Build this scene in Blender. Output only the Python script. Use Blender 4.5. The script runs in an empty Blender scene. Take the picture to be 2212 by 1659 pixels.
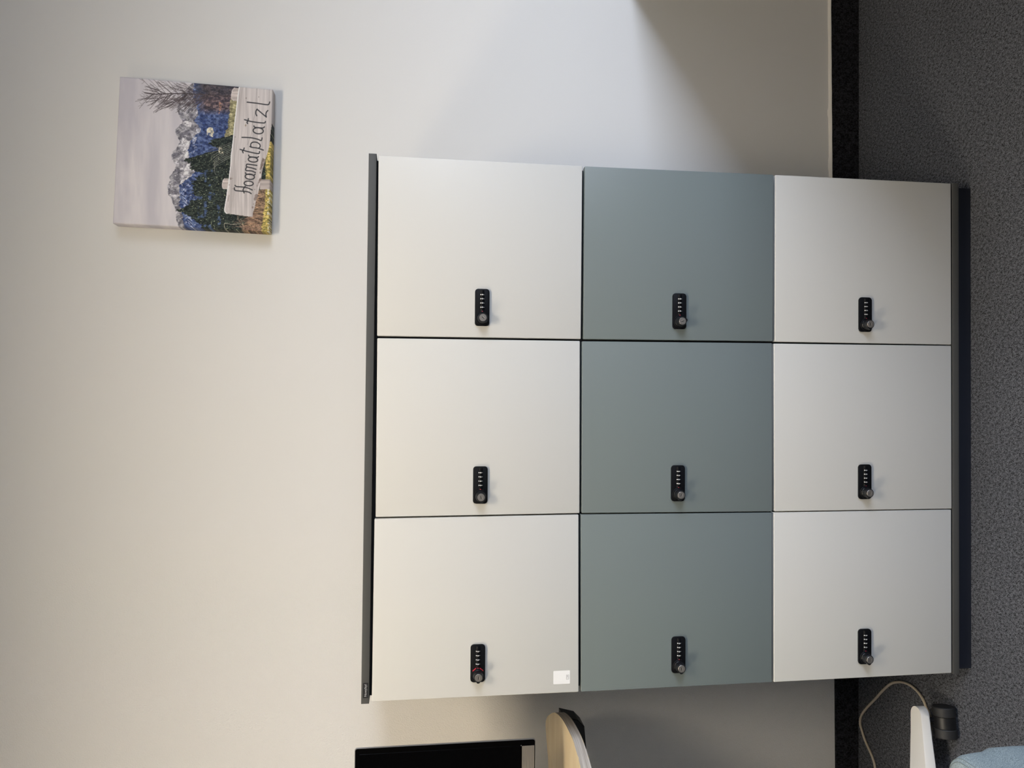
import bpy, bmesh, math, random
import numpy as np
from mathutils import Vector, Matrix

SC = bpy.context.scene
COL = SC.collection
random.seed(7)

# ------------------------------------------------------------------ materials
def lin(c):
    c = c / 255.0
    return c / 12.92 if c <= 0.04045 else ((c + 0.055) / 1.055) ** 2.4


def srgb(r, g, b):
    return (lin(r), lin(g), lin(b), 1.0)


def new_mat(name, color=(0.5, 0.5, 0.5, 1), rough=0.5, metal=0.0, spec=0.5):
    m = bpy.data.materials.new(name)
    m.use_nodes = True
    b = m.node_tree.nodes['Principled BSDF']
    b.inputs['Base Color'].default_value = color if len(color) == 4 else (*color, 1)
    b.inputs['Roughness'].default_value = rough
    b.inputs['Metallic'].default_value = metal
    b.inputs['Specular IOR Level'].default_value = spec
    return m


def nodes(m):
    nt = m.node_tree
    return nt, nt.nodes, nt.links, nt.nodes['Principled BSDF']


def fine_bump(m, scale, strength, dist=0.001, detail=2.0):
    nt, n, l, b = nodes(m)
    tc = n.new('ShaderNodeTexCoord')
    nz = n.new('ShaderNodeTexNoise')
    nz.inputs['Scale'].default_value = scale
    nz.inputs['Detail'].default_value = detail
    bp = n.new('ShaderNodeBump')
    bp.inputs['Strength'].default_value = strength
    bp.inputs['Distance'].default_value = dist
    l.new(tc.outputs['Object'], nz.inputs['Vector'])
    l.new(nz.outputs['Fac'], bp.inputs['Height'])
    l.new(bp.outputs['Normal'], b.inputs['Normal'])
    return m


def ramp(n, stops):
    r = n.new('ShaderNodeValToRGB')
    e = r.color_ramp.elements
    while len(e) < len(stops):
        e.new(0.5)
    for k, (p, c) in enumerate(stops):
        e[k].position = p
        e[k].color = c
    return r


def mat_wall():
    m = new_mat('wall_paint', (0.80, 0.785, 0.755, 1), 0.75, spec=0.3)
    nt, n, l, b = nodes(m)
    tc = n.new('ShaderNodeTexCoord')
    # coarse stippled plaster on the left part of the wall, smooth filler elsewhere
    n1 = n.new('ShaderNodeTexNoise'); n1.inputs['Scale'].default_value = 310; n1.inputs['Detail'].default_value = 1.0
    n1.inputs['Roughness'].default_value = 0.55
    n1.inputs['Distortion'].default_value = 0.4
    n2 = n.new('ShaderNodeTexNoise'); n2.inputs['Scale'].default_value = 6; n2.inputs['Detail'].default_value = 3
    mp = n.new('ShaderNodeMapping'); mp.inputs['Scale'].default_value = (1.0, 1.0, 0.75)
    l.new(tc.outputs['Object'], mp.inputs['Vector'])
    l.new(mp.outputs['Vector'], n1.inputs['Vector'])
    l.new(tc.outputs['Object'], n2.inputs['Vector'])
    sx = n.new('ShaderNodeSeparateXYZ')
    l.new(tc.outputs['Object'], sx.inputs['Vector'])
    # irregular border of the rough zone
    ad = n.new('ShaderNodeMath'); ad.operation = 'MULTIPLY_ADD'
    ad.inputs[1].default_value = 0.35
    l.new(n2.outputs['Fac'], ad.inputs[0]); l.new(sx.outputs['X'], ad.inputs[2])
    mr = n.new('ShaderNodeMapRange'); mr.interpolation_type = 'SMOOTHSTEP'
    mr.inputs['From Min'].default_value = -0.42; mr.inputs['From Max'].default_value = -0.02
    mr.inputs['To Min'].default_value = 1.0; mr.inputs['To Max'].default_value = 0.06
    l.new(ad.outputs[0], mr.inputs['Value'])
    mu = n.new('ShaderNodeMath'); mu.operation = 'MULTIPLY'
    l.new(n1.outputs['Fac'], mu.inputs[0]); l.new(mr.outputs['Result'], mu.inputs[1])
    bp = n.new('ShaderNodeBump'); bp.inputs['Strength'].default_value = 0.55; bp.inputs['Distance'].default_value = 0.0026
    l.new(mu.outputs[0], bp.inputs['Height'])
    l.new(bp.outputs['Normal'], b.inputs['Normal'])
    return m


def mat_carpet(name, dark, light, scale, strength):
    m = new_mat(name, (0.05, 0.05, 0.055, 1), 0.95, spec=0.1)
    nt, n, l, b = nodes(m)
    tc = n.new('ShaderNodeTexCoord')
    mp = n.new('ShaderNodeMapping')
    mp.inputs['Rotation'].default_value = (0, 0, 0.6)
    mp.inputs['Scale'].default_value = (1.0, 0.72, 0.8)
    n1 = n.new('ShaderNodeTexNoise'); n1.inputs['Scale'].default_value = scale; n1.inputs['Detail'].default_value = 2.0
    n1.inputs['Roughness'].default_value = 0.65
    n3 = n.new('ShaderNodeTexNoise'); n3.inputs['Scale'].default_value = 3.0; n3.inputs['Detail'].default_value = 2
    l.new(tc.outputs['Object'], mp.inputs['Vector'])
    l.new(mp.outputs['Vector'], n1.inputs['Vector'])
    l.new(tc.outputs['Object'], n3.inputs['Vector'])
    cr = ramp(n, [(0.38, dark), (0.51, tuple(0.5 * (a + c) for a, c in zip(dark, light))), (0.65, light)])
    n2 = n.new('ShaderNodeTexNoise'); n2.inputs['Scale'].default_value = scale * 0.36; n2.inputs['Detail'].default_value = 2.0
    l.new(mp.outputs['Vector'], n2.inputs['Vector'])
    bl = n.new('ShaderNodeMix'); bl.inputs['Factor'].default_value = 0.34
    l.new(n1.outputs['Fac'], bl.inputs['A']); l.new(n2.outputs['Fac'], bl.inputs['B'])
    l.new(bl.outputs['Result'], cr.inputs['Fac'])
    hs = n.new('ShaderNodeMixRGB'); hs.blend_type = 'MULTIPLY'; hs.inputs['Fac'].default_value = 0.25
    l.new(cr.outputs['Color'], hs.inputs['Color1']); l.new(n3.outputs['Fac'], hs.inputs['Color2'])
    l.new(hs.outputs['Color'], b.inputs['Base Color'])
    bp = n.new('ShaderNodeBump'); bp.inputs['Strength'].default_value = strength; bp.inputs['Distance'].default_value = 0.004
    l.new(n1.outputs['Fac'], bp.inputs['Height'])
    l.new(bp.outputs['Normal'], b.inputs['Normal'])
    return m


def mat_wood_top():
    m = new_mat('maple_veneer', (0.62, 0.5, 0.33, 1), 0.42)
    nt, n, l, b = nodes(m)
    tc = n.new('ShaderNodeTexCoord')
    mp = n.new('ShaderNodeMapping'); mp.inputs['Scale'].default_value = (3.0, 16.0, 3.0); mp.inputs['Rotation'].default_value = (0, 0, 0.35)
    n1 = n.new('ShaderNodeTexNoise'); n1.inputs['Scale'].default_value = 1.6; n1.inputs['Detail'].default_value = 3
    l.new(tc.outputs['Object'], mp.inputs['Vector']); l.new(mp.outputs['Vector'], n1.inputs['Vector'])
    cr = ramp(n, [(0.3, (0.56, 0.43, 0.25, 1)), (0.7, (0.68, 0.57, 0.38, 1))])
    l.new(n1.outputs['Fac'], cr.inputs['Fac']); l.new(cr.outputs['Color'], b.inputs['Base Color'])
    return m


def mat_ply_edge():
    m = new_mat('plywood_edge', (0.5, 0.45, 0.4, 1), 0.55)
    nt, n, l, b = nodes(m)
    tc = n.new('ShaderNodeTexCoord')
    mp = n.new('ShaderNodeMapping'); mp.inputs['Scale'].default_value = (6.0, 6.0, 260.0)
    n1 = n.new('ShaderNodeTexNoise'); n1.inputs['Scale'].default_value = 1.0; n1.inputs['Detail'].default_value = 2
    l.new(tc.outputs['Object'], mp.inputs['Vector']); l.new(mp.outputs['Vector'], n1.inputs['Vector'])
    cr = ramp(n, [(0.33, (0.40, 0.345, 0.29, 1)), (0.6, (0.60, 0.55, 0.49, 1))])
    l.new(n1.outputs['Fac'], cr.inputs['Fac']); l.new(cr.outputs['Color'], b.inputs['Base Color'])
    return m


def mat_fabric():
    m = new_mat('blue_grey_fabric', (0.25, 0.32, 0.36, 1), 0.9, spec=0.15)
    nt, n, l, b = nodes(m)
    tc = n.new('ShaderNodeTexCoord')
    n1 = n.new('ShaderNodeTexNoise'); n1.inputs['Scale'].default_value = 800; n1.inputs['Detail'].default_value = 2
    l.new(tc.outputs['Object'], n1.inputs['Vector'])
    cr = ramp(n, [(0.34, (0.14, 0.18, 0.20, 1)), (0.52, (0.25, 0.31, 0.335, 1)), (0.70, (0.40, 0.46, 0.475, 1))])
    l.new(n1.outputs['Fac'], cr.inputs['Fac']); l.new(cr.outputs['Color'], b.inputs['Base Color'])
    bp = n.new('ShaderNodeBump'); bp.inputs['Strength'].default_value = 0.5; bp.inputs['Distance'].default_value = 0.001
    l.new(n1.outputs['Fac'], bp.inputs['Height']); l.new(bp.outputs['Normal'], b.inputs['Normal'])
    return m


def mat_print():
    m = new_mat('canvas_print', (0.5, 0.5, 0.5, 1), 0.7, spec=0.25)
    nt, n, l, b = nodes(m)
    a = n.new('ShaderNodeVertexColor'); a.layer_name = 'Print'
    l.new(a.outputs['Color'], b.inputs['Base Color'])
    return m


def mat_glass():
    m = bpy.data.materials.new('window_glass'); m.use_nodes = True
    nt = m.node_tree; n = nt.nodes; l = nt.links; n.clear()
    o = n.new('ShaderNodeOutputMaterial'); t = n.new('ShaderNodeBsdfTransparent'); g = n.new('ShaderNodeBsdfGlossy')
    g.inputs['Roughness'].default_value = 0.02
    mx = n.new('ShaderNodeMixShader'); mx.inputs['Fac'].default_value = 0.06
    l.new(t.outputs[0], mx.inputs[1]); l.new(g.outputs[0], mx.inputs[2]); l.new(mx.outputs[0], o.inputs['Surface'])
    return m


def mat_emit(name, color, s):
    m = bpy.data.materials.new(name); m.use_nodes = True
    nt = m.node_tree; n = nt.nodes; l = nt.links; n.clear()
    o = n.new('ShaderNodeOutputMaterial'); e = n.new('ShaderNodeEmission')
    e.inputs['Color'].default_value = (*color, 1); e.inputs['Strength'].default_value = s
    l.new(e.outputs[0], o.inputs['Surface'])
    return m


LAMP_COLOR = (1.0, 0.87, 0.68)
LAMP_POWER = 31.5
SKY_POWER = 22.5

M = dict(
    wall=mat_wall(),
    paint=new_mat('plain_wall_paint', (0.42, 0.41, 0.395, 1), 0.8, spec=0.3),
    ceil=new_mat('ceiling_paint', (0.66, 0.65, 0.63, 1), 0.9, spec=0.2),
    carpet=mat_carpet('heather_carpet', (0.008, 0.008, 0.009, 1), (0.220, 0.232, 0.268, 1), 480, 0.6),
    skirt=mat_carpet('carpet_skirting', (0.003, 0.003, 0.004, 1), (0.045, 0.046, 0.054, 1), 260, 0.9),
    caulk=fine_bump(new_mat('sealant', (0.80, 0.77, 0.72, 1), 0.6), 45, 0.5, 0.003),
    white=fine_bump(new_mat('white_laminate', (0.620, 0.612, 0.580, 1), 0.42, spec=0.4), 900, 0.05, 0.0004),
    teal=fine_bump(new_mat('grey_green_laminate', (0.176, 0.206, 0.205, 1), 0.42, spec=0.4), 900, 0.05, 0.0004),
    anth=new_mat('anthracite_board', (0.076, 0.076, 0.073, 1), 0.55, spec=0.3),
    inner=new_mat('black_carcass', (0.010, 0.011, 0.012, 1), 0.7, spec=0.2),
    plinth=new_mat('navy_plinth', (0.020, 0.023, 0.034, 1), 0.6, spec=0.3),
    black=new_mat('black_plastic', (0.0035, 0.004, 0.0055, 1), 0.5, spec=0.18),
    knob=new_mat('knob_plastic', (0.007, 0.008, 0.010, 1), 0.38, spec=0.45),
    chrome=new_mat('lock_metal', (0.30, 0.28, 0.26, 1), 0.42, metal=0.75),
    slot=new_mat('key_slot', (0.003, 0.003, 0.003, 1), 0.6),
    sliver=new_mat('slot_edge', (0.75, 0.70, 0.60, 1), 0.3, metal=0.4),
    digit=new_mat('dial_digit', (0.80, 0.80, 0.78, 1), 0.5),
    red=new_mat('indicator_red', (0.50, 0.03, 0.05, 1), 0.5),
    pink=new_mat('indicator_mark', (0.45, 0.20, 0.22, 1), 0.5),
    plate=new_mat('brand_plate', (0.010, 0.010, 0.012, 1), 0.5),
    text=new_mat('brand_text', (0.55, 0.55, 0.55, 1), 0.5),
    sticker=new_mat('sticker_paper', (0.88, 0.87, 0.86, 1), 0.5),
    ink=new_mat('sticker_ink', (0.22, 0.22, 0.22, 1), 0.6),
    ply=mat_ply_edge(), maple=mat_wood_top(),
    bracket=new_mat('black_steel', (0.003, 0.003, 0.004, 1), 0.5),
    legw=new_mat('white_metal', (0.78, 0.77, 0.75, 1), 0.4),
    tyre=new_mat('caster_tyre', (0.015, 0.015, 0.016, 1), 0.6),
    hub=new_mat('caster_hub', (0.006, 0.006, 0.007, 1), 0.45),
    cable=new_mat('cable_sheath', (0.46, 0.40, 0.32, 1), 0.5),
    screen=new_mat('screen_glass', (0.001, 0.001, 0.0012, 1), 0.25, spec=0.06),
    bezel=new_mat('black_bezel', (0.0010, 0.0010, 0.0012, 1), 0.5, spec=0.03),
    rim=new_mat('silver_rim', (0.28, 0.27, 0.265, 1), 0.4, metal=0.3),
    grille=new_mat('grille_metal', (0.24, 0.215, 0.185, 1), 0.5, metal=0.2),
    fabric=mat_fabric(),
    seam=new_mat('seam_thread', (0.17, 0.21, 0.22, 1), 0.9),
    printed=mat_print(),
    glass=mat_glass(),
    frame=new_mat('window_frame', (0.75, 0.75, 0.74, 1), 0.4),
    lampbody=new_mat('lamp_body', (0.8, 0.8, 0.8, 1), 0.5),
    desk2=new_mat('shade_desk_board', (0.16, 0.15, 0.14, 1), 0.5),  # board of the added shading desk, darkened to cut bounced light
)

# ------------------------------------------------------------------ helpers
WORLD = {}


def link(name, me, origin, parent, mats):
    o = bpy.data.objects.new(name, me)
    COL.objects.link(o)
    origin = Vector(origin)
    if parent is not None:
        o.parent = parent
        o.location = origin - WORLD[parent.name]
    else:
        o.location = origin
    WORLD[o.name] = origin
    return o


def obj(name, bm, mats, parent=None, origin=None, smooth=30):
    """One mesh object from bm (world coordinates); its origin is moved to `origin`."""
    if not isinstance(mats, (list, tuple)):
        mats = [mats]
    bmesh.ops.recalc_face_normals(bm, faces=bm.faces[:])
    if origin is None:
        lo = [min(v.co[i] for v in bm.verts) for i in range(3)]
        hi = [max(v.co[i] for v in bm.verts) for i in range(3)]
        origin = ((lo[0] + hi[0]) / 2, (lo[1] + hi[1]) / 2, lo[2])
    origin = Vector(origin)
    bmesh.ops.translate(bm, vec=-origin, verts=bm.verts[:])
    me = bpy.data.meshes.new(name)
    bm.to_mesh(me)
    bm.free()
    for m in mats:
        me.materials.append(m)
    if smooth:
        for p in me.polygons:
            p.use_smooth = True
        me.set_sharp_from_angle(angle=math.radians(smooth))
    return link(name, me, origin, parent, mats)


def thing(name, loc, label, cat, group=None):
    o = bpy.data.objects.new(name, None)
    COL.objects.link(o)
    o.empty_display_size = 0.05
    o.location = loc
    WORLD[o.name] = Vector(loc)
    tag(o, label, cat, group)
    return o


def tag(o, label, cat, group=None, kind=None):
    o['label'] = label
    o['category'] = cat
    if group:
        o['group'] = group
    if kind:
        o['kind'] = kind
    return o


def struct(o):
    o['kind'] = 'structure'
    return o


def box(bm, x0, x1, y0, y1, z0, z1, bevel=0.0, seg=2, mi=0):
    t = bmesh.new()
    c = [t.verts.new(p) for p in ((x0, y0, z0), (x1, y0, z0), (x1, y1, z0), (x0, y1, z0),
                                  (x0, y0, z1), (x1, y0, z1), (x1, y1, z1), (x0, y1, z1))]
    for f in ((0, 3, 2, 1), (4, 5, 6, 7), (0, 1, 5, 4), (1, 2, 6, 5), (2, 3, 7, 6), (3, 0, 4, 7)):
        t.faces.new([c[i] for i in f])
    if bevel:
        bmesh.ops.bevel(t, geom=t.edges[:], offset=bevel, segments=seg, profile=0.5, affect='EDGES', clamp_overlap=True)
    merge(bm, t, mi)


def merge(bm, t, mi=0, mat=None):
    if mat is not None:
        bmesh.ops.transform(t, matrix=mat, verts=t.verts[:])
    mp = {}
    for v in t.verts:
        mp[v] = bm.verts.new(v.co)
    for f in t.faces:
        try:
            nf = bm.faces.new([mp[v] for v in f.verts])
            nf.material_index = mi if mi is not None else f.material_index
        except ValueError:
            pass
    t.free()


def prism(bm, pts, axis, a, b, bevel=0.0, seg=2, mi=0, side_mi=None):
    """Extrude the 2D outline pts along axis ('y': pts are x,z; 'z': pts are x,y; 'x': pts are y,z) from a to b."""
    def P(p, t):
        return {'y': (p[0], t, p[1]), 'z': (p[0], p[1], t), 'x': (t, p[0], p[1])}[axis]
    t = bmesh.new()
    lo = [t.verts.new(P(p, a)) for p in pts]
    hi = [t.verts.new(P(p, b)) for p in pts]
    t.faces.new(lo[::-1])
    t.faces.new(hi)
    n = len(pts)
    sides = []
    for i in range(n):
        sides.append(t.faces.new((lo[i], lo[(i + 1) % n], hi[(i + 1) % n], hi[i])))
    for f in t.faces:
        f.material_index = mi
    if side_mi is not None:
        for f in sides:
            f.material_index = side_mi
    if bevel:
        rim = [e for e in t.edges if all(v in lo for v in e.verts) or all(v in hi for v in e.verts)]
        bmesh.ops.bevel(t, geom=rim, offset=bevel, segments=seg, profile=0.5, affect='EDGES', clamp_overlap=True)
    merge(bm, t, None)


def rounded_rect(x0, x1, y0, y1, r, n=6):
    out = []
    for cx, cy, a0 in ((x1 - r, y1 - r, 0), (x0 + r, y1 - r, 90), (x0 + r, y0 + r, 180), (x1 - r, y0 + r, 270)):
        for k in range(n + 1):
            a = math.radians(a0 + 90 * k / n)
            out.append((cx + r * math.cos(a), cy + r * math.sin(a)))
    return out


def lathe(bm, prof, mat, n=40, mi=0, cap0=True, cap1=True):
    """Revolve profile [(r, h)] about local +Z, then place with matrix mat."""
    t = bmesh.new()
    rings = []
    for r, h in prof:
        rings.append([t.verts.new((r * math.cos(2 * math.pi * k / n), r * math.sin(2 * math.pi * k / n), h)) for k in range(n)])
    for i in range(len(rings) - 1):
        for k in range(n):
            t.faces.new((rings[i][k], rings[i][(k + 1) % n], rings[i + 1][(k + 1) % n], rings[i + 1][k]))
    if cap0:
        t.faces.new(rings[0][::-1])
    if cap1:
        t.faces.new(rings[-1])
    merge(bm, t, mi, mat)


def tube(bm, pts, r, n=10, mi=0, closed=False):
    t = bmesh.new()
    P = [Vector(p) for p in pts]
    rings = []
    up = Vector((0, 0, 1))
    m = len(P)
    for i, p in enumerate(P):
        if closed:
            d = P[(i + 1) % m] - P[i - 1]
        else:
            d = P[min(i + 1, m - 1)] - P[max(i - 1, 0)]
        d.normalize()
        a = d.cross(up)
        if a.length < 1e-4:
            a = d.cross(Vector((1, 0, 0)))
        a.normalize()
        b = a.cross(d)
        rings.append([t.verts.new(p + r * (math.cos(2 * math.pi * k / n) * a + math.sin(2 * math.pi * k / n) * b)) for k in range(n)])
    rng = range(m) if closed else range(m - 1)
    for i in rng:
        j = (i + 1) % m
        for k in range(n):
            t.faces.new((rings[i][k], rings[i][(k + 1) % n], rings[j][(k + 1) % n], rings[j][k]))
    if not closed:
        t.faces.new(rings[0][::-1])
        t.faces.new(rings[-1])
    merge(bm, t, mi)


def catmull(pts, k=6, closed=False):
    P = [Vector(p) for p in pts]
    n = len(P)
    out = []
    for i in range(n if closed else n - 1):
        if closed:
            p0, p1, p2, p3 = P[i - 1], P[i], P[(i + 1) % n], P[(i + 2) % n]
        else:
            p0, p1, p2, p3 = P[max(i - 1, 0)], P[i], P[i + 1], P[min(i + 2, n - 1)]
        for s in range(k):
            t = s / k
            out.append(0.5 * ((2 * p1) + (p2 - p0) * t + (2 * p0 - 5 * p1 + 4 * p2 - p3) * t * t + (3 * p1 - p0 - 3 * p2 + p3) * t ** 3))
    if not closed:
        out.append(P[-1])
    return out


def text_bm(s, size, font_extrude=0.0, bold=0.0):
    cu = bpy.data.curves.new('lettering', 'FONT')
    cu.body = s
    cu.size = size
    cu.extrude = font_extrude
    cu.resolution_u = 3
    cu.offset = bold
    o = bpy.data.objects.new('lettering', cu)
    COL.objects.link(o)
    dg = bpy.context.evaluated_depsgraph_get()
    me = bpy.data.meshes.new_from_object(o.evaluated_get(dg))
    bm = bmesh.new()
    bm.from_mesh(me)
    bpy.data.objects.remove(o)
    bpy.data.curves.remove(cu)
    bpy.data.meshes.remove(me)
    return bm


# ------------------------------------------------------------------ the room (back wall is y = 0, floor z = 0)
XL, XR, YF, ZC = -3.6, 3.1, -4.9, 2.75
bm = bmesh.new(); box(bm, XL, XR, YF, 0.2, -0.1, 0.0)
struct(obj('floor', bm, M['carpet'], origin=(0, 0, 0), smooth=0))
bm = bmesh.new(); box(bm, XL, XR, YF, 0.2, ZC, ZC + 0.1)
struct(obj('ceiling', bm, M['ceil'], origin=(0, 0, ZC), smooth=0))
bm = bmesh.new(); box(bm, XL, XR, 0.0, 0.2, 0.0, ZC)
# nail hole and small dents of the back wall
for nx, nz, r in ((1.243, 0.247, 0.0022), (1.10, 0.118, 0.0016), (0.93, 0.106, 0.0014)):
    lathe(bm, [(r, 0.0), (r * 0.9, 0.0006), (r * 0.4, 0.0009)], Matrix.Translation((nx, 0.0, nz)) @ Matrix.Rotation(math.radians(90), 4, 'X'), n=10)
struct(obj('wall_back', bm, M['wall'], origin=(0, 0, 0), smooth=0))
bm = bmesh.new(); box(bm, XL - 0.2, XL, YF, 0.2, 0, ZC)
struct(obj('wall_left', bm, M['paint'], origin=(XL, 0, 0), smooth=0))
bm = bmesh.new(); box(bm, XL - 0.2, XR + 0.2, YF - 0.2, YF, 0, ZC)
struct(obj('wall_front', bm, M['paint'], origin=(0, YF, 0), smooth=0))
# right wall with a window opening
WY0, WY1, WZ0, WZ1 = -4.6, -1.8, 0.85, 2.25
bm = bmesh.new()
box(bm, XR, XR + 0.25, YF, WY0, 0, ZC)
box(bm, XR, XR + 0.25, WY1, 0.2, 0, ZC)
box(bm, XR, XR + 0.25, WY0, WY1, 0, WZ0)
box(bm, XR, XR + 0.25, WY0, WY1, WZ1, ZC)
struct(obj('wall_right', bm, M['paint'], origin=(XR, 0, 0), smooth=0))
bm = bmesh.new()
fx0, fx1 = XR + 0.12, XR + 0.18
fw = 0.05
box(bm, fx0, fx1, WY0, WY1, WZ0, WZ0 + fw)
box(bm, fx0, fx1, WY0, WY1, WZ1 - fw, WZ1)
for yy in (WY0, (WY0 + WY1) / 2 - fw / 2, WY1 - fw):
    box(bm, fx0, fx1, yy, yy + fw, WZ0 + fw, WZ1 - fw)
win = struct(obj('window_1', bm, M['frame'], smooth=0))
for k in range(2):
    ya = WY0 + fw + k * ((WY1 - WY0) / 2 - fw / 2)
    bm = bmesh.new()
    box(bm, fx0 + 0.025, fx0 + 0.031, ya, ya + (WY1 - WY0) / 2 - 1.5 * fw, WZ0 + fw, WZ1 - fw)
    obj('window_pane', bm, M['glass'], win, smooth=0)

# carpet skirting along the back wall: its top edge runs a little out of level
def sk(x):
    return 0.0826 + 0.00877 * x
bm = bmesh.new()
prism(bm, [(XL, 0.0), (XR, 0.0), (XR, sk(XR)), (XL, sk(XL))], 'y', -0.008, 0.0)
struct(obj('baseboard_back', bm, M['skirt'], origin=(0, 0, 0), smooth=0))
# bead of sealant painted over along the skirting top, right of the lockers
bm = bmesh.new()
pts = []
x = 0.45
while x < XR:
    pts.append(x); x += 0.012
rows = []
for i, x in enumerate(pts):
    w = 0.0060 + 0.0005 * math.sin(x * 9.1) + 0.0004 * math.sin(x * 41.0 + 1.0) + (0.003 if abs(x - 0.965) < 0.012 else 0) + (0.002 if abs(x - 0.80) < 0.02 else 0)
    z = sk(x)
    d = 0.0085 + 0.0003 * math.sin(x * 63.0)
    rows.append([bm.verts.new(p) for p in ((x, -d, z - 0.001), (x, -d * 0.95, z + 0.0012), (x, -d * 0.5, z + w * 0.62), (x, 0.0005, z + w))])
for a, b in zip(rows, rows[1:]):
    for k in range(3):
        bm.faces.new((a[k], b[k], b[k + 1], a[k + 1]))
struct(obj('trim_1', bm, M['caulk'], origin=(0, 0, 0), smooth=60))

# ------------------------------------------------------------------ locker cabinet
CX = (0.0, -0.26, 0.0)
cab = thing('locker_cabinet', CX,
            'large office locker cabinet with nine white and grey-green doors and a dark top', 'locker cabinet')
FY = -0.5          # plane of the door fronts
# the top board sits a few millimetres higher at its left end
def tz(x):
    return 1.4634 - 0.0043 * x
bm = bmesh.new()
prism(bm, [(-0.6055, tz(-0.6055)), (0.6038, tz(0.6038)), (0.6038, tz(0.6038) + 0.0171), (-0.6055, tz(-0.6055) + 0.0171)], 'y', FY, -0.028, 0.0012, 2)
obj('top_panel', bm, M['anth'], cab)
bm = bmesh.new()
prism(bm, [(-0.5765, 1.4432), (0.5755, 1.4432), (0.5755, tz(0.5755)), (-0.5765, tz(-0.5765))], 'y', FY + 0.0215, -0.04)
obj('top_rail', bm, M['inner'], cab, smooth=0)
for xx in (-0.5955, 0.5755):
    bm = bmesh.new(); prism(bm, [(xx, 0.066), (xx + 0.019, 0.066), (xx + 0.019, tz(xx + 0.019)), (xx, tz(xx))], 'y', FY + 0.0215, -0.03)
    obj('side_panel', bm, M['inner'], cab, smooth=0)
for xx in (-0.209, 0.190):
    bm = bmesh.new(); box(bm, xx, xx + 0.019, FY + 0.0215, -0.04, 0.066, 1.4432)
    obj('partition', bm, M['inner'], cab, smooth=0)
bm = bmesh.new(); box(bm, -0.5765, 0.5755, -0.04, -0.03, 0.066, 1.4600)
obj('back_panel', bm, M['inner'], cab, smooth=0)
for zz in (0.531 - 0.009, 0.996 - 0.009):
    for xa, xb in ((-0.5765, -0.209), (-0.19, 0.19), (0.209, 0.5755)):
        bm = bmesh.new(); box(bm, xa, xb, FY + 0.0215, -0.04, zz, zz + 0.018)
        obj('shelf', bm, M['inner'], cab, smooth=0)
bm = bmesh.new(); box(bm, -0.6015, 0.6012, FY, -0.03, 0.0486, 0.0652, 0.0008)
obj('base_panel', bm, M['anth'], cab)
bm = bmesh.new(); box(bm, -0.5965, 0.5955, FY + 0.02, -0.035, 0.0, 0.0486, 0.0008)
obj('plinth', bm, M['plinth'], cab)
# brand plate on the top panel
bm = bmesh.new()
prism(bm, rounded_rect(-0.5923, -0.5594, 1.4682, 1.4794, 0.0006, 2), 'y', FY - 0.0008, FY)
bp_ = obj('brand_plate', bm, M['plate'], cab)
t = text_bm('NowyStyl', 0.0068, 0.00015)
mn = min(v.co.x for v in t.verts); mx = max(v.co.x for v in t.verts)
s = 0.0262 / (mx - mn)
bm = bmesh.new()
merge(bm, t, 0, Matrix.Translation((-0.5890, FY - 0.0009, 1.4716)) @ Matrix.Rotation(math.radians(90), 4, 'X')
      @ Matrix.Diagonal((s, 1.0, 1.0, 1.0)) @ Matrix.Translation((-mn, 0, 0)))
obj('brand_lettering', bm, M['text'], bp_, smooth=0)

DOORS = {  # corner x, z on the front plane: top left, top right, bottom right, bottom left (they hang a touch unevenly)
    'R1': [(0.2005, 1.4560), (0.6, 1.4565), (0.5987, 0.9955), (0.2012, 0.9968)],
    'M1': [(-0.1983, 1.4555), (0.1956, 1.4555), (0.1968, 0.9989), (-0.1961, 0.9975)],
    'L1': [(-0.6012, 1.4601), (-0.2021, 1.4579), (-0.1994, 0.9997), (-0.6014, 0.9974)],
    'R2': [(0.201, 0.9939), (0.5984, 0.9928), (0.6001, 0.531), (0.2035, 0.5319)],
    'M2': [(-0.1962, 0.9955), (0.1963, 0.9964), (0.1991, 0.5339), (-0.1988, 0.5325)],
    'L2': [(-0.6015, 0.9943), (-0.1994, 0.9969), (-0.2014, 0.5334), (-0.6, 0.5324)],
    'R3': [(0.2028, 0.5294), (0.6, 0.5291), (0.6, 0.0694), (0.2029, 0.0686)],
    'M3': [(-0.1988, 0.5295), (0.1984, 0.5316), (0.2003, 0.0689), (-0.1985, 0.0681)],
    'L3': [(-0.6001, 0.5302), (-0.2016, 0.531), (-0.2008, 0.0696), (-0.5981, 0.0691)],
}
LOCKS = {'R1': (0.2681, 1.2242), 'M1': (-0.1294, 1.2254), 'L1': (-0.5257, 1.2281), 'R2': (0.2695, 0.764),
         'M2': (-0.1297, 0.7658), 'L2': (-0.5253, 0.7631), 'R3': (0.2715, 0.2983), 'M3': (-0.1303, 0.2993), 'L3': (-0.5238, 0.2995)}
# how far each knob is turned (degrees; 0 leaves its nose pointing left)
TURN = {'R1': 45, 'M1': 8, 'L1': -4, 'R2': 108, 'M2': -10, 'L2': 0, 'R3': 2, 'M3': -6, 'L3': -3}

# --- lock meshes, built once about the plate centre (door face at y = 0, room towards -y)
HY = Matrix.Rotation(math.radians(90), 4, 'X')       # local +Z -> -Y
HX = Matrix.Rotation(math.radians(90), 4, 'Y')       # local +Z -> +X
LW, LH = 0.083, 0.0325
KX = -LW / 2 + 0.0166                                # knob centre


def raw_mesh(name, bm, mats, smooth=30):
    bmesh.ops.recalc_face_normals(bm, faces=bm.faces[:])
    me = bpy.data.meshes.new(name)
    bm.to_mesh(me); bm.free()
    for m in mats:
        me.materials.append(m)
    for p in me.polygons:
        p.use_smooth = True
    me.set_sharp_from_angle(angle=math.radians(smooth))
    return me


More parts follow.
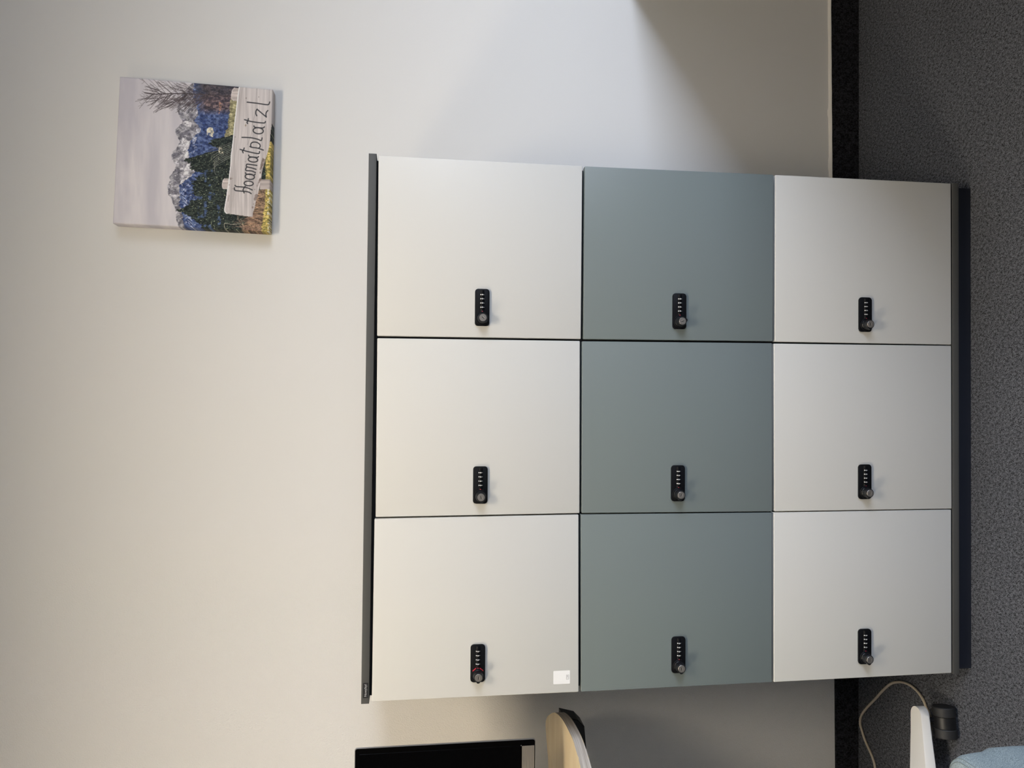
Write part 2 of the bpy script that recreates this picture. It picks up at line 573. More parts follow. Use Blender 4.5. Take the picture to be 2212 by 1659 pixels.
bm = bmesh.new()
prism(bm, rounded_rect(-LW / 2, LW / 2, -LH / 2, LH / 2, 0.0065, 6), 'y', -0.0045, 0.0, 0.0012, 2)
# raised half-round dial housing
prof = [(0.0046 * math.sin(math.radians(a)), -0.0042 - 0.0034 * math.cos(math.radians(a))) for a in range(-90, 91, 15)]
tb = bmesh.new()
ra = [tb.verts.new((-0.0125, y, z)) for z, y in prof]
rb = [tb.verts.new((0.0385, y, z)) for z, y in prof]
for i in range(len(prof) - 1):
    tb.faces.new((ra[i], ra[i + 1], rb[i + 1], rb[i]))
tb.faces.new(ra); tb.faces.new(rb[::-1])
merge(bm, tb, 0)
# pointer collar between the dials and the knob
tb = bmesh.new()
lathe(tb, [(0.0050, -0.0006), (0.0054, 0.0), (0.0050, 0.0006)], Matrix.Translation((-0.0035, -0.0030, 0)) @ HX, n=24)
merge(bm, tb, 0)
# flat ring the knob turns in
lathe(bm, [(0.0150, 0.0), (0.0150, 0.0062), (0.0142, 0.0070), (0.0128, 0.0070), (0.0126, 0.0045)], Matrix.Translation((KX, -0.0020, 0)) @ HY, n=48)
ME_PLATE = raw_mesh('lock_plate', bm, [M['black']])

bm = bmesh.new()
lathe(bm, [(0.0122, 0.0), (0.0122, 0.0050), (0.0115, 0.0058), (0.0106, 0.0150), (0.0104, 0.0180), (0.0097, 0.0190), (0.0086, 0.0190), (0.0086, 0.0184)],
      HY, n=48, cap1=True)
tb = bmesh.new()                                      # pointed nose on the rim
prism(tb, [(-0.0092, 0.0050), (-0.0126, 0.0022), (-0.0130, 0.0), (-0.0126, -0.0022), (-0.0092, -0.0050)], 'y', -0.0188, -0.0100, 0.0006, 1)
merge(bm, tb, 0)
ME_KNOB = raw_mesh('lock_knob', bm, [M['knob']])

bm = bmesh.new()
lathe(bm, [(0.0083, 0.0), (0.0083, 0.0018), (0.0077, 0.0024)], HY, n=40, mi=0)
box(bm, -0.0034, 0.0032, -0.00255, -0.0020, -0.0008, 0.0008, mi=1)
box(bm, -0.0034, 0.0030, -0.00258, -0.0020, -0.0018, -0.0011, mi=2)
ME_CYL = raw_mesh('lock_cylinder', bm, [M['chrome'], M['slot'], M['sliver']])

# one number dial: a short drum with 0 facing out, 9 above, 1 below
bm = bmesh.new()
lathe(bm, [(0.0047, -0.0028), (0.0050, -0.0024), (0.0050, 0.0024), (0.0047, 0.0028)], Matrix.Translation((0, -0.0032, 0)) @ HX, n=32, mi=0)
for ch, ang in (('9', 44), ('0', 2), ('1', -38)):
    t = text_bm(ch, 0.0044, 0.00008, 0.00012)
    cxm = (min(v.co.x for v in t.verts) + max(v.co.x for v in t.verts)) / 2
    cym = (min(v.co.y for v in t.verts) + max(v.co.y for v in t.verts)) / 2
    mt = (Matrix.Translation((0, -0.0032, 0)) @ Matrix.Rotation(math.radians(-ang), 4, 'X') @ Matrix.Translation((0, -0.00510, 0)) @ HY
          @ Matrix.Diagonal((1.15, 0.95, 1, 1)) @ Matrix.Translation((-cxm, -cym, 0)))
    merge(bm, t, 1, mt)
ME_DIAL = raw_mesh('number_dial', bm, [M['black'], M['digit']])

bm = bmesh.new()                                      # red dot and small triangle beside the knob
lathe(bm, [(0.0013, 0.0), (0.0012, 0.0004), (0.0006, 0.0007)], Matrix.Translation((-0.0098, -0.0073, 0.0)) @ HY, n=16, mi=0)
prism(bm, [(-0.0118, -0.0046), (-0.0118, -0.0062), (-0.0102, -0.0054)], 'y', -0.0050, -0.0044, mi=1)
ME_IND = raw_mesh('indicator', bm, [M['red'], M['pink']])
bm = bmesh.new()                                      # the same on the open lock: two red bars are bared
lathe(bm, [(0.0014, 0.0), (0.0012, 0.0004), (0.0006, 0.0007)], Matrix.Translation((-0.0098, -0.0076, 0.0)) @ HY, n=16, mi=0)
for sgn in (1, -1):
    prism(bm, [(-0.0090, sgn * 0.0042), (-0.0099, sgn * 0.0038), (-0.0156, sgn * 0.0114), (-0.0150, sgn * 0.0121)], 'y', -0.0094, -0.0044, mi=0)
ME_IND2 = raw_mesh('indicator', bm, [M['red'], M['pink']])


def child(name, me, parent, loc, rot=None):
    o = bpy.data.objects.new(name, me)
    COL.objects.link(o)
    o.parent = parent
    o.location = loc
    if rot:
        o.rotation_euler = rot
    WORLD[o.name] = WORLD[parent.name] + Vector(loc)
    return o


for key in ('L1', 'M1', 'R1', 'L2', 'M2', 'R2', 'L3', 'M3', 'R3'):
    c = [(p[0], p[1] - (0.0026 if i < 2 and key[1] in '23' else 0.0)) for i, p in enumerate(DOORS[key])]
    bm = bmesh.new()
    cx = sum(p[0] for p in c) / 4; cz = sum(p[1] for p in c) / 4
    tb = bmesh.new()
    prism(tb, [c[3], c[2], c[1], c[0]], 'y', FY, FY + 0.019)
    bmesh.ops.bevel(tb, geom=tb.edges[:], offset=0.002, segments=3, profile=0.5, affect='EDGES')
    merge(bm, tb, 0)
    door = obj('locker_door', bm, M['teal'] if key[1] == '2' else M['white'], cab, origin=(cx, FY, cz), smooth=25)
    if key[1] == '2':
        door['label'] = 'grey-green locker door of the middle row'
    lx, lz = LOCKS[key]
    base = Vector((lx - cx, 0.0, lz - cz))
    child('lock_plate', ME_PLATE, door, base)
    turn = (0, math.radians(-TURN[key]), 0)
    kb = base + Vector((KX, -0.0045, 0))
    child('lock_knob', ME_KNOB, door, kb, turn)
    child('lock_cylinder', ME_CYL, door, kb + Vector((0, -0.0178, 0)), turn)
    for k, dx in enumerate((0.0000, 0.0095, 0.0189, 0.0282)):
        child('number_dial', ME_DIAL, door, base + Vector((dx - 0.0002, -0.0012, 0)))
    child('indicator', ME_IND2 if key == 'L1' else ME_IND, door, base)
    if key == 'L1':
        bm = bmesh.new()
        prism(bm, rounded_rect(-0.5811, -0.5513, 1.0180, 1.0562, 0.0016, 3), 'y', FY - 0.0004, FY - 0.0001)
        stk = obj('sticker', bm, [M['sticker'], M['ink']], None, smooth=0)
        o = stk; o.parent = door; o.location = WORLD[o.name] - WORLD[door.name]
        # small boxed pictogram printed below where the code square would be
        bm = bmesh.new(); yb = FY - 0.0006; yf = FY - 0.0004
        x0, x1, z0, z1, w = -0.5711, -0.5611, 1.0204, 1.0266, 0.0005
        box(bm, x0, x1, yb, yf, z0, z0 + w); box(bm, x0, x1, yb, yf, z1 - w, z1)
        box(bm, x0, x0 + w, yb, yf, z0 + w, z1 - w); box(bm, x1 - w, x1, yb, yf, z0 + w, z1 - w)
        box(bm, -0.5667, -0.5663, yb, yf, z0 + w, z1 - w)
        lathe(bm, [(0.0011, 0), (0.0011, 0.0002)], Matrix.Translation((-0.5638, yf, 1.0238)) @ HY, n=12)
        box(bm, -0.5690, -0.5678, yb, yf, 1.0230, 1.0238)
        o = obj('printed_icon', bm, M['ink'], None, smooth=0)
        o.parent = door; o.location = WORLD[o.name] - WORLD[door.name]

# ------------------------------------------------------------------ canvas picture
def canvas_picture():
    NU, NV = 430, 440
    # face corners (x, z) of the stretched canvas: it hangs very slightly crooked
    TL, TR, BL, BR = (0.5261, 2.1795), (0.9243, 2.1670), (0.5175, 1.7731), (0.9137, 1.7676)
    YB, YFr = -0.002, -0.040
    u, v = np.meshgrid(np.linspace(0, 1, NU), np.linspace(0, 1, NV))      # u to the right, v downwards

    def bil(a, b, c, d):
        return (1 - v) * ((1 - u) * a + u * b) + v * ((1 - u) * c + u * d)
    # painting coordinates: X runs down the picture, Y from its right side to its left
    X = bil(97, 160, 1500, 1533)
    Y = bil(1420, 103, 1500, 222)
    rng = np.random.default_rng(11)

    def noise(sx, sy, seed):
        r = np.random.default_rng(seed).random((64, 64))
        a = X / sx + 7.3 * seed; b = Y / sy + 3.1 * seed
        i = np.floor(a).astype(int); j = np.floor(b).astype(int)
        fa = a - i; fb = b - j
        fa = fa * fa * (3 - 2 * fa); fb = fb * fb * (3 - 2 * fb)
        g = lambda p, q: r[p % 64, q % 64]
        return (g(i, j) * (1 - fa) + g(i + 1, j) * fa) * (1 - fb) + (g(i, j + 1) * (1 - fa) + g(i + 1, j + 1) * fa) * fb

    def fbm(sx, sy, seed, o=3):
        return sum(noise(sx / 2 ** k, sy / 2 ** k, seed + 17 * k) / 2 ** k for k in range(o)) / sum(1 / 2 ** k for k in range(o))

    img = np.zeros((NV, NU, 3))

    def put(mask, col, al=1.0):
        a = (mask * al)[..., None]
        img[:] = img * (1 - a) + np.asarray(col, float) * a

    def put_arr(mask, arr):
        a = mask[..., None]
        img[:] = img * (1 - a) + arr * a

    def mixc(t, c0, c1):
        t = np.clip(t, 0, 1)[..., None]
        return np.asarray(c0, float) * (1 - t) + np.asarray(c1, float) * t

    def below(line, jag=0.0, seed=1, soft=4.0):
        ys = [p[0] for p in line]; xs = [p[1] for p in line]
        e = np.interp(Y, ys, xs)
        if jag:
            e = e + jag * (fbm(26, 14, seed) - 0.5) * 2
        return np.clip((X - e) / soft + 0.5, 0, 1)

    def poly(pts, soft=None):
        ins = np.zeros_like(X, bool)
        n = len(pts)
        for k in range(n):
            (x1, y1), (x2, y2) = pts[k], pts[(k + 1) % n]
            if y1 == y2:
                continue
            c = ((y1 > Y) != (y2 > Y)) & (X < (x2 - x1) * (Y - y1) / (y2 - y1) + x1)
            ins ^= c
        return ins.astype(float)

    def stroke(pts, w, col, al=1.0, smooth=True):
        if smooth and len(pts) > 2:
            q = catmull([(p[0], p[1], 0) for p in pts], 5)
            pts = [(p.x, p.y) for p in q]
        P = np.asarray(pts)
        lo = P.min(0) - w * 2 - 2; hi = P.max(0) + w * 2 + 2
        sel = (X > lo[0]) & (X < hi[0]) & (Y > lo[1]) & (Y < hi[1])
        if not sel.any():
            return
        x = X[sel]; y = Y[sel]
        d = np.full(x.shape, 1e9)
        for (x1, y1), (x2, y2) in zip(pts, pts[1:]):
            dx, dy = x2 - x1, y2 - y1
            L = dx * dx + dy * dy + 1e-9
            t = np.clip(((x - x1) * dx + (y - y1) * dy) / L, 0, 1)
            d = np.minimum(d, np.hypot(x - x1 - t * dx, y - y1 - t * dy))
        a = (np.clip((w / 2 - d) / 3.0 + 0.5, 0, 1) * al)[:, None]
        img[sel] = img[sel] * (1 - a) + np.asarray(col, float) * a

    # sky with soft long cloud bands
    cl = fbm(110, 620, 3, 4)
    img[:] = mixc((cl - 0.3) * 2.0, (166, 161, 168), (188, 182, 184))
    put(np.clip((X - 400) / 300, 0, 1), (184, 180, 182), 0.35)
    # grey snowy peaks
    sky_line = [(100, 860), (250, 720), (330, 690), (400, 665), (460, 690), (510, 715), (545, 690), (575, 655), (610, 652), (650, 675), (690, 690),
                (740, 668), (780, 630), (820, 610), (860, 632), (900, 656), (950, 640), (1000, 600), (1040, 604), (1080, 578), (1120, 584),
                (1160, 588), (1200, 616), (1260, 640), (1300, 652), (1350, 655), (1420, 668), (1480, 690), (1560, 700)]
    mk = below(sky_line, 10, 5)
    rock = mixc((fbm(30, 22, 8) - 0.35) * 3, (94, 92, 102), (146, 143, 148))
    put_arr(mk, rock)
    snow = np.clip((fbm(46, 30, 9) - 0.60) * 7, 0, 1)
    put(mk * snow, (190, 187, 192), 0.6)
    for pts in ([(745, 500), (700, 530), (790, 560), (800, 520)], [(715, 650), (705, 690), (730, 740), (705, 800), (760, 850), (770, 760), (775, 690)],
                [(760, 880), (735, 930), (715, 990), (770, 985), (800, 940), (790, 880)], [(700, 1040), (690, 1070), (730, 1050), (790, 990), (760, 1000)]):
        put(poly(pts) * np.clip((fbm(26, 18, 50) - 0.30) * 5, 0, 1), (202, 198, 202), 0.85)
    # blue lower slopes
    blue_line = [(100, 830), (250, 810), (330, 830), (450, 860), (500, 820), (550, 860), (600, 880), (640, 820), (700, 780), (760, 765), (830, 775), (900, 795),
                 (950, 830), (1000, 790), (1040, 740), (1080, 690), (1130, 680), (1200, 690), (1260, 690), (1300, 700), (1350, 720), (1420, 720), (1560, 780)]
    mb = below(blue_line, 16, 12)
    bl = mixc((fbm(24, 16, 14) - 0.3) * 2.2, (34, 50, 92), (82, 100, 142))
    put_arr(mb, bl)
    put(mb * np.clip((fbm(18, 12, 15) - 0.66) * 10, 0, 1) * (X < 840), (178, 178, 190), 0.7)
    for pts in ([(835, 560), (880, 570), (870, 630), (830, 620)], [(800, 640), (845, 650), (830, 700), (805, 690)]):
        put(poly(pts) * np.clip((fbm(16, 12, 16) - 0.35) * 6, 0, 1), (170, 170, 178), 0.8)
    for k in range(14):
        y0 = 1150 + 24 * k
        stroke([(700 + 6 * k, y0), (745 + 6 * k, y0 + 30 + 10 * (k % 3))], 5, (170, 176, 196), 0.7, False)
    put(poly([(935, 575), (955, 560), (985, 565), (998, 610), (990, 650), (960, 640), (925, 648)]) * np.clip((fbm(20, 12, 17) - 0.3) * 6, 0, 1), (188, 178, 152), 0.95)
    # wooded brown slope at the right
    mr = np.clip((X - 860 - 60 * (fbm(60, 60, 19) - 0.5)) / 60, 0, 1) * np.clip((455 - Y) / 60, 0, 1)
    put_arr(mr, mixc((fbm(22, 14, 18) - 0.3) * 2.4, (52, 46, 56), (112, 92, 92)))
    put(np.clip((X - 820) / 20, 0, 1) * np.clip((300 - Y) / 60, 0, 1), (48, 50, 58), 0.55)
    put(poly([(1045, 335), (1072, 345), (1062, 400), (1040, 450)]) * np.clip((fbm(14, 10, 51) - 0.42) * 7, 0, 1), (176, 122, 92), 0.8)
    # meadow behind the sign
    md = below([(300, 1160), (330, 1140), (420, 1140), (520, 1125), (570, 1125), (590, 1100), (640, 1098), (690, 1120), (720, 1140)], 10, 21) * (Y > 290) * (Y < 740)
    put_arr(md, mixc((fbm(30, 16, 22) - 0.3) * 2.4, (104, 98, 66), (160, 152, 108)))
    # dark conifers
    tree_line = [(600, 1220), (640, 1150), (665, 1010), (700, 950), (712, 948), (735, 1010), (770, 1040), (795, 900), (815, 850), (835, 770), (858, 735), (872, 770), (890, 790),
                 (925, 770), (950, 810), (975, 900), (1000, 850), (1050, 815), (1100, 800), (1150, 812), (1190, 850), (1220, 800), (1260, 760), (1290, 700), (1306, 640),
                 (1325, 720), (1360, 790), (1400, 830), (1440, 880), (1560, 960)]
    mt = below(tree_line, 34, 25)
    gl = fbm(16, 9, 27)
    put_arr(mt, mixc((gl - 0.35) * 2.0, (20, 27, 27), (62, 72, 62)))
    put(mt * np.clip((noise(9, 9, 29) - 0.83) * 9, 0, 1), (134, 140, 104), 0.85)
    put(mt * np.clip((fbm(40, 40, 30) - 0.62) * 8, 0, 1) * (X > 850) * (X < 1060) * (Y > 940), (62, 84, 134), 0.7)
    for k in range(9):
        stroke([(1150, 700 + 16 * k), (1060 - 6 * k, 735 + 22 * k), (960 + 6 * k, 770 + 26 * k)], 4, (132, 128, 118), 0.7)
    put(poly([(1045, 735), (1075, 740), (1080, 800), (1050, 800), (1035, 770)]) * np.clip((fbm(14, 10, 31) - 0.4) * 7, 0, 1), (190, 180, 150), 0.9)
    # bare tree at the right
    stroke([(1180, 285), (1000, 275), (820, 262), (640, 258), (480, 262), (380, 250)], 9, (62, 54, 56))
    rs = random.Random(5)
    for k in range(120):
        t = rs.random()
        x0 = 1000 - 560 * t; y0 = 262 + rs.uniform(-6, 10)
        side = rs.choice((-1, 1, 1))
        ln = rs.uniform(90, 230) * (0.55 + 0.75 * (1 - abs(t - 0.35)))
        an = rs.uniform(0.25, 0.95)
        x1 = x0 - ln * math.cos(an); y1 = y0 + side * ln * math.sin(an) * 0.95
        xm = (x0 + x1) / 2 + rs.uniform(-5, 16); ym = (y0 + y1) / 2 + side * rs.uniform(0, 14)
        stroke([(x0, y0), (xm, ym), (x1, y1)], rs.uniform(2.0, 4.0), (64, 55, 58), 0.85)
        for q in range(3):
            f = rs.uniform(0.3, 0.9); xs = x0 + f * (x1 - x0); ys = y0 + f * (y1 - y0)
            stroke([(xs, ys), (xs - rs.uniform(20, 55), ys + rs.uniform(-34, 34))], 2.2, (82, 72, 74), 0.7, False)
    # verge along the bottom: reeds, grass, pebbles
    vg = np.clip((X - 1400 + 0.5 * (Y - 1150)) / 30, 0, 1) * (Y > 660)
    vg = np.maximum(vg, np.clip((X - 1300) / 60, 0, 1) * (Y > 1130))
    put_arr(vg, mixc((fbm(30, 8, 33) - 0.3) * 2.4, (72, 56, 44), (146, 116, 84)))
    for k in range(150):
        y0 = rs.uniform(1140, 1500); x0 = rs.uniform(1300, 1430)
        stroke([(x0, y0), (x0 - rs.uniform(30, 90), y0 + rs.uniform(-26, 26))], 2.6, rs.choice([(150, 108, 82), (112, 82, 64), (172, 132, 96), (60, 48, 42)]), 0.8, False)
    for k in range(16):
        y0 = rs.uniform(1350, 1500)
        stroke([(1420, y0), (1280, y0 - rs.uniform(-30, 50)), (1190 + rs.uniform(-50, 60), y0 - rs.uniform(-20, 120))], 3, (140, 108, 88), 0.7)
    stroke([(1240, 1425), (1160, 1432), (1095, 1422), (1100, 1470), (1130, 1500)], 4, (168, 158, 138), 0.8)
    gr = np.clip((X - 1462 + 34 * np.clip((Y - 1200) / 250, 0, 1) + 20 * (fbm(30, 20, 35) - 0.5)) / 12, 0, 1) * (Y > 690)
    put_arr(gr, mixc((fbm(20, 10, 34) - 0.3) * 2.2, (112, 104, 34), (204, 172, 72)))
    put(gr * np.clip((noise(10, 10, 36) - 0.6) * 6, 0, 1) * (X > 1484) * (Y > 1110), (196, 192, 182), 0.8)
    # timber posts
    posts = poly([(1420, 1028), (1512, 1030), (1512, 1116), (1416, 1120)])
    def wood(mask, base=(168, 158, 154), amp=1.0, along=(14, 300), seed=40):
        g = fbm(along[0], along[1], seed, 3) - 0.5
        put_arr(mask, np.clip(np.asarray(base, float) + (g * 70 * amp)[..., None] * np.array([1, 1, 0.98]), 0, 255))
    wood(poly([(1420, 1028), (1512, 1030), (1512, 1116), (1416, 1120)]), (142, 130, 124), 1.0, (300, 16), 41)
    for pts in ([(1240, 212), (1185, 208), (1168, 222), (1156, 262), (1158, 305), (1175, 322), (1215, 326)],
                [(1135, 1020), (1096, 1020), (1080, 1038), (1072, 1075), (1076, 1105), (1090, 1114), (1128, 1118)]):
        posts = np.maximum(posts, poly(pts))
        wood(poly(pts), (164, 152, 146), 1.1, (300, 14), 42)
        stroke(pts[1:6], 6, (198, 190, 184), 0.8)
    # the sign board
    top = [(1225, 190), (1212, 280), (1200, 380), (1190, 460), (1178, 560), (1170, 660), (1160, 740), (1150, 820), (1146, 900), (1135, 985), (1128, 1060), (1116, 1130), (1110, 1180),
           (1098, 1250), (1090, 1300), (1096, 1322), (1112, 1334)]
    bot = [(1350, 1366), (1352, 1330), (1368, 1285), (1378, 1230), (1396, 1170), (1410, 1110), (1428, 1020), (1436, 960), (1452, 900), (1466, 850), (1484, 800), (1500, 740), (1508, 690),
           (1515, 600), (1524, 540), (1530, 470), (1540, 190)]
    board = poly(top + bot)
    wood(board, (168, 160, 157), 0.75, (16, 420), 44)
    put(board * np.clip((fbm(180, 260, 45) - 0.5) * 2.2, 0, 1), (152, 138, 132), 0.35)
    for k in range(26):
        f = rs.uniform(0.1, 0.95)
        pts = []
        for yy in range(200, 1340, 60):
            xt = np.interp(yy, [p[1] for p in top], [p[0] for p in top]); xb = np.interp(yy, [p[1] for p in bot[::-1]], [p[0] for p in bot[::-1]])
            pts.append((xt + f * (xb - xt) + 5 * math.sin(yy / 90 + 9 * f), yy))
        stroke(pts, 2.4, (140, 130, 126), 0.22)
    stroke([(1390, 195), (1380, 300), (1375, 420), (1350, 520), (1338, 620), (1300, 720)], 3, (112, 102, 98), 0.6)
    stroke([(p[0] + 4, p[1]) for p in top], 9, (214, 206, 198), 0.85)
    stroke(bot[:10], 4, (120, 104, 96), 0.5)
    for cx_, cy_, r_ in ((1290, 300, 7), (1405, 290, 6), (1285, 545, 9), (1190, 648, 6), (1150, 1022, 10), (1166, 1020, 5), (1135, 1078, 6), (1165, 1112, 5),
                         (1368, 1120, 6), (1350, 1280, 10), (1358, 1250, 6), (1385, 1180, 18), (1372, 1205, 14)):
        put(np.clip((r_ - np.hypot(X - cx_, (Y - cy_) * 0.8)) / 4, 0, 1), (108, 92, 84), 0.75)
    put(np.clip((5 - np.hypot(X - 1283, Y - 546)) / 4, 0, 1), (176, 150, 96), 0.9)
    for pts in ([(1440, 835), (1462, 850), (1448, 905), (1428, 930), (1422, 900)], [(1425, 900), (1440, 925), (1420, 985), (1408, 960)],
                [(1420, 1010), (1428, 1030), (1392, 1100), (1380, 1085)]):
        put(poly(pts) * np.clip((fbm(30, 40, 48) - 0.25) * 4, 0, 1), (96, 80, 72), 0.85)
    stroke([(1135, 1170), (1125, 1225)], 6, (128, 112, 104), 0.8, False)

    # fine grain of a photographic print everywhere but in the sky and on the board
    tex = (np.maximum(mk, np.maximum(mt, vg)) * (1 - np.maximum(board, posts)))[..., None]
    img[:] = np.clip(img * (1 + tex * (0.36 * (noise(7, 6, 61) - 0.5) + 0.30 * (noise(15, 12, 62) - 0.5))[..., None]), 0, 255)
    # lettering carved into the board
    INK = (44, 44, 48)
    W = 10.5

    def A(px, py):
        return ((px - 220) * 4.1476, (py - 140) * 4.1476)

    def z2(pts):
        return [A(480 + a / 9.214, 170 + b / 9.214) for a, b in pts]

    def z3(pts):
        return [A(470 + a / 8.733, 330 + b / 8.733) for a, b in pts]

    def ell(cx_, cy_, rx, ry, tilt=0.0):
        return [(cx_ + rx * math.cos(a) * math.cos(tilt) - ry * math.sin(a) * math.sin(tilt), cy_ + rx * math.cos(a) * math.sin(tilt) + ry * math.sin(a) * math.cos(tilt))
                for a in [2 * math.pi * k / 20 for k in range(21)]]
    for pts in ([(490, 470), (700, 495), (880, 522), (930, 515), (950, 468)],
                [(685, 742), (667, 700), (670, 650), (692, 612)], [(692, 612), (785, 690), (880, 768)], [(880, 768), (872, 712), (885, 668), (912, 640)],
                [(437, 820), (600, 862), (830, 887), (862, 858)], [(515, 800), (505, 850), (486, 870), (500, 897)],
                ell(716, 1042, 104, 60, 0.10), [(628, 945), (648, 972), (760, 985), (815, 985), (842, 965)],
                [(385, 1172), (560, 1180), (700, 1210), (775, 1236), (795, 1185)],
                [(545, 1355), (590, 1372), (700, 1388), (820, 1428)], [(572, 1368), (562, 1315), (600, 1272), (680, 1272), (742, 1308), (756, 1355), (728, 1388)],
                [(348, 1412), (500, 1455), (715, 1497), (740, 1455)], [(430, 1385), (415, 1430), (396, 1446), (410, 1480)]):
        stroke(z2(pts), W, INK, 0.95)
    for pts in (ell(665, 135, 92, 46, 0.12), [(580, 50), (605, 80), (720, 92), (750, 95), (772, 78)],
                [(740, 245), (620, 228), (555, 220), (537, 242), (548, 270), (640, 292), (724, 318)],
                [(548, 272), (527, 305), (535, 340), (640, 350), (712, 380)],
                ell(604, 458, 90, 50, 0.12), [(520, 382), (540, 408), (640, 420), (685, 430), (706, 408)],
                ell(582, 584, 88, 44, 0.06),
                [(320, 620), (350, 642), (450, 650), (560, 668), (650, 708)], [(308, 666), (305, 692), (335, 718), (430, 728), (530, 736), (600, 755), (630, 778)],
                [(515, 640), (478, 690), (478, 725), (495, 762)]):
        stroke(z3(pts), W, INK, 0.95)
    put(np.clip((5 - np.hypot(X - A(470 + 520 / 8.733, 0)[0], Y - A(0, 330 + 170 / 8.733)[1])) / 3, 0, 1), (110, 100, 96), 0.9)

    # printed colours -> reflectance
    c = np.clip(img, 0, 255) / 255.0
    c = np.where(c <= 0.04045, c / 12.92, ((c + 0.055) / 1.055) ** 2.4)
    g = (c * np.array([0.3, 0.55, 0.15])).sum(-1, keepdims=True)
    c = np.clip((g + (c - g) * 0.8) / 0.60, 0, 0.9)

    px = bil(TL[0], TR[0], BL[0], BR[0]); pz = bil(TL[1], TR[1], BL[1], BR[1])
    yy = np.full_like(px, YFr)
    # softly rounded wrapped edge
    e = np.minimum(np.minimum(u, 1 - u) * 0.4, np.minimum(v, 1 - v) * 0.4)
    yy = yy + 0.0025 * np.clip(1 - e / 0.003, 0, 1) ** 2
    ox, oy, oz = 0.72, YB, 1.97
    co = np.stack([px - ox, yy - oy, pz - oz], -1).reshape(-1, 3)
    cols = c.reshape(-1, 3)
    idx = np.arange(NU * NV).reshape(NV, NU)
    quads = np.stack([idx[:-1, :-1], idx[1:, :-1], idx[1:, 1:], idx[:-1, 1:]], -1).reshape(-1, 4)
    border = np.concatenate([idx[0, :], idx[1:, -1], idx[-1, -2::-1], idx[-2:0:-1, 0]])
    nb = len(border)
    back = co[border].copy(); back[:, 1] = 0.0
    b0 = len(co)
    co = np.concatenate([co, back]); cols = np.concatenate([cols, cols[border] * 0.9])
    k = np.arange(nb)
    sq = np.stack([border, border[(k + 1) % nb], b0 + (k + 1) % nb, b0 + k], -1)
    faces = np.concatenate([quads, sq]).tolist()
    faces.append((b0 + k).tolist())
    me = bpy.data.meshes.new('canvas_picture')
    me.from_pydata(co.tolist(), [], faces)
    ca = me.color_attributes.new('Print', 'FLOAT_COLOR', 'POINT')
    ca.data.foreach_set('color', np.concatenate([cols, np.ones((len(cols), 1))], 1).astype(np.float32).ravel())
    me.materials.append(M['printed'])
    me.update()
    b = bmesh.new(); b.from_mesh(me); bmesh.ops.recalc_face_normals(b, faces=b.faces[:]); b.to_mesh(me); b.free()
    o = link('canvas_picture', me, (ox, oy, oz), None, None)
    tag(o, 'square canvas print of mountains behind a wooden sign reading Hoamatplatzl', 'picture')
    return o


canvas_picture()

# ------------------------------------------------------------------ standing desk at the left edge
DZ = 1.0
desk = thing('standing_desk', (-1.15, -0.42, 0.0),
             'raised desk with a rounded pale maple top and white castor foot beside the monitor', 'desk')
out = [(-0.9454, -0.1478), (-0.9009, -0.1274), (-0.8700, -0.1090), (-0.8470, -0.0985), (-0.8235, -0.1170), (-0.8032, -0.1458), (-0.7681, -0.2125), (-0.7496, -0.2644),
       (-0.7365, -0.3244), (-0.7312, -0.3805), (-0.7311, -0.4427), (-0.7402, -0.4924), (-0.7548, -0.5359), (-0.79, -0.615), (-0.85, -0.70), (-0.95, -0.77),
       (-1.10, -0.80), (-1.5, -0.80), (-2.0, -0.80), (-2.3, -0.78), (-2.38, -0.70), (-2.38, -0.30), (-2.30, -0.21), (-2.0, -0.20), (-1.5, -0.20), (-1.1, -0.19)]
sm = [(p.x, p.y) for p in catmull([(a, b, 0) for a, b in out], 5, closed=True)]
bm = bmesh.new()
prism(bm, sm[::-1], 'z', DZ - 0.024, DZ, 0.0016, 2, mi=0, side_mi=1)
obj('desktop', bm, [M['maple'], M['ply']], desk, origin=(-1.15, -0.42, DZ - 0.024), smooth=40)
bm = bmesh.new()                                       # black steel support under the top
prism(bm, [(-0.775, 0.976), (-0.7860, 0.9353), (-0.8040, 0.9182), (-0.86, 0.9131), (-1.95, 0.9131), (-2.0, 0.976)], 'y', -0.225, -0.165, 0.002, 1)
obj('support_rail', bm, M['bracket'], desk)
bm = bmesh.new()
prism(bm, [(-0.99, 0.976), (-0.99, 0.93), (-1.95, 0.93), (-1.95, 0.976)], 'y', -0.60, -0.54, 0.002, 1)
obj('support_rail', bm, M['bracket'], desk)
bm = bmesh.new(); box(bm, -1.20, -1.10, -0.47, -0.37, 0.09, 0.55, 0.006)
box(bm, -1.19, -1.11, -0.46, -0.38, 0.55, 0.93, 0.005)
box(bm, -1.22, -1.08, -0.62, -0.16, 0.93, 0.976, 0.004)
obj('lifting_column', bm, M['legw'], desk)


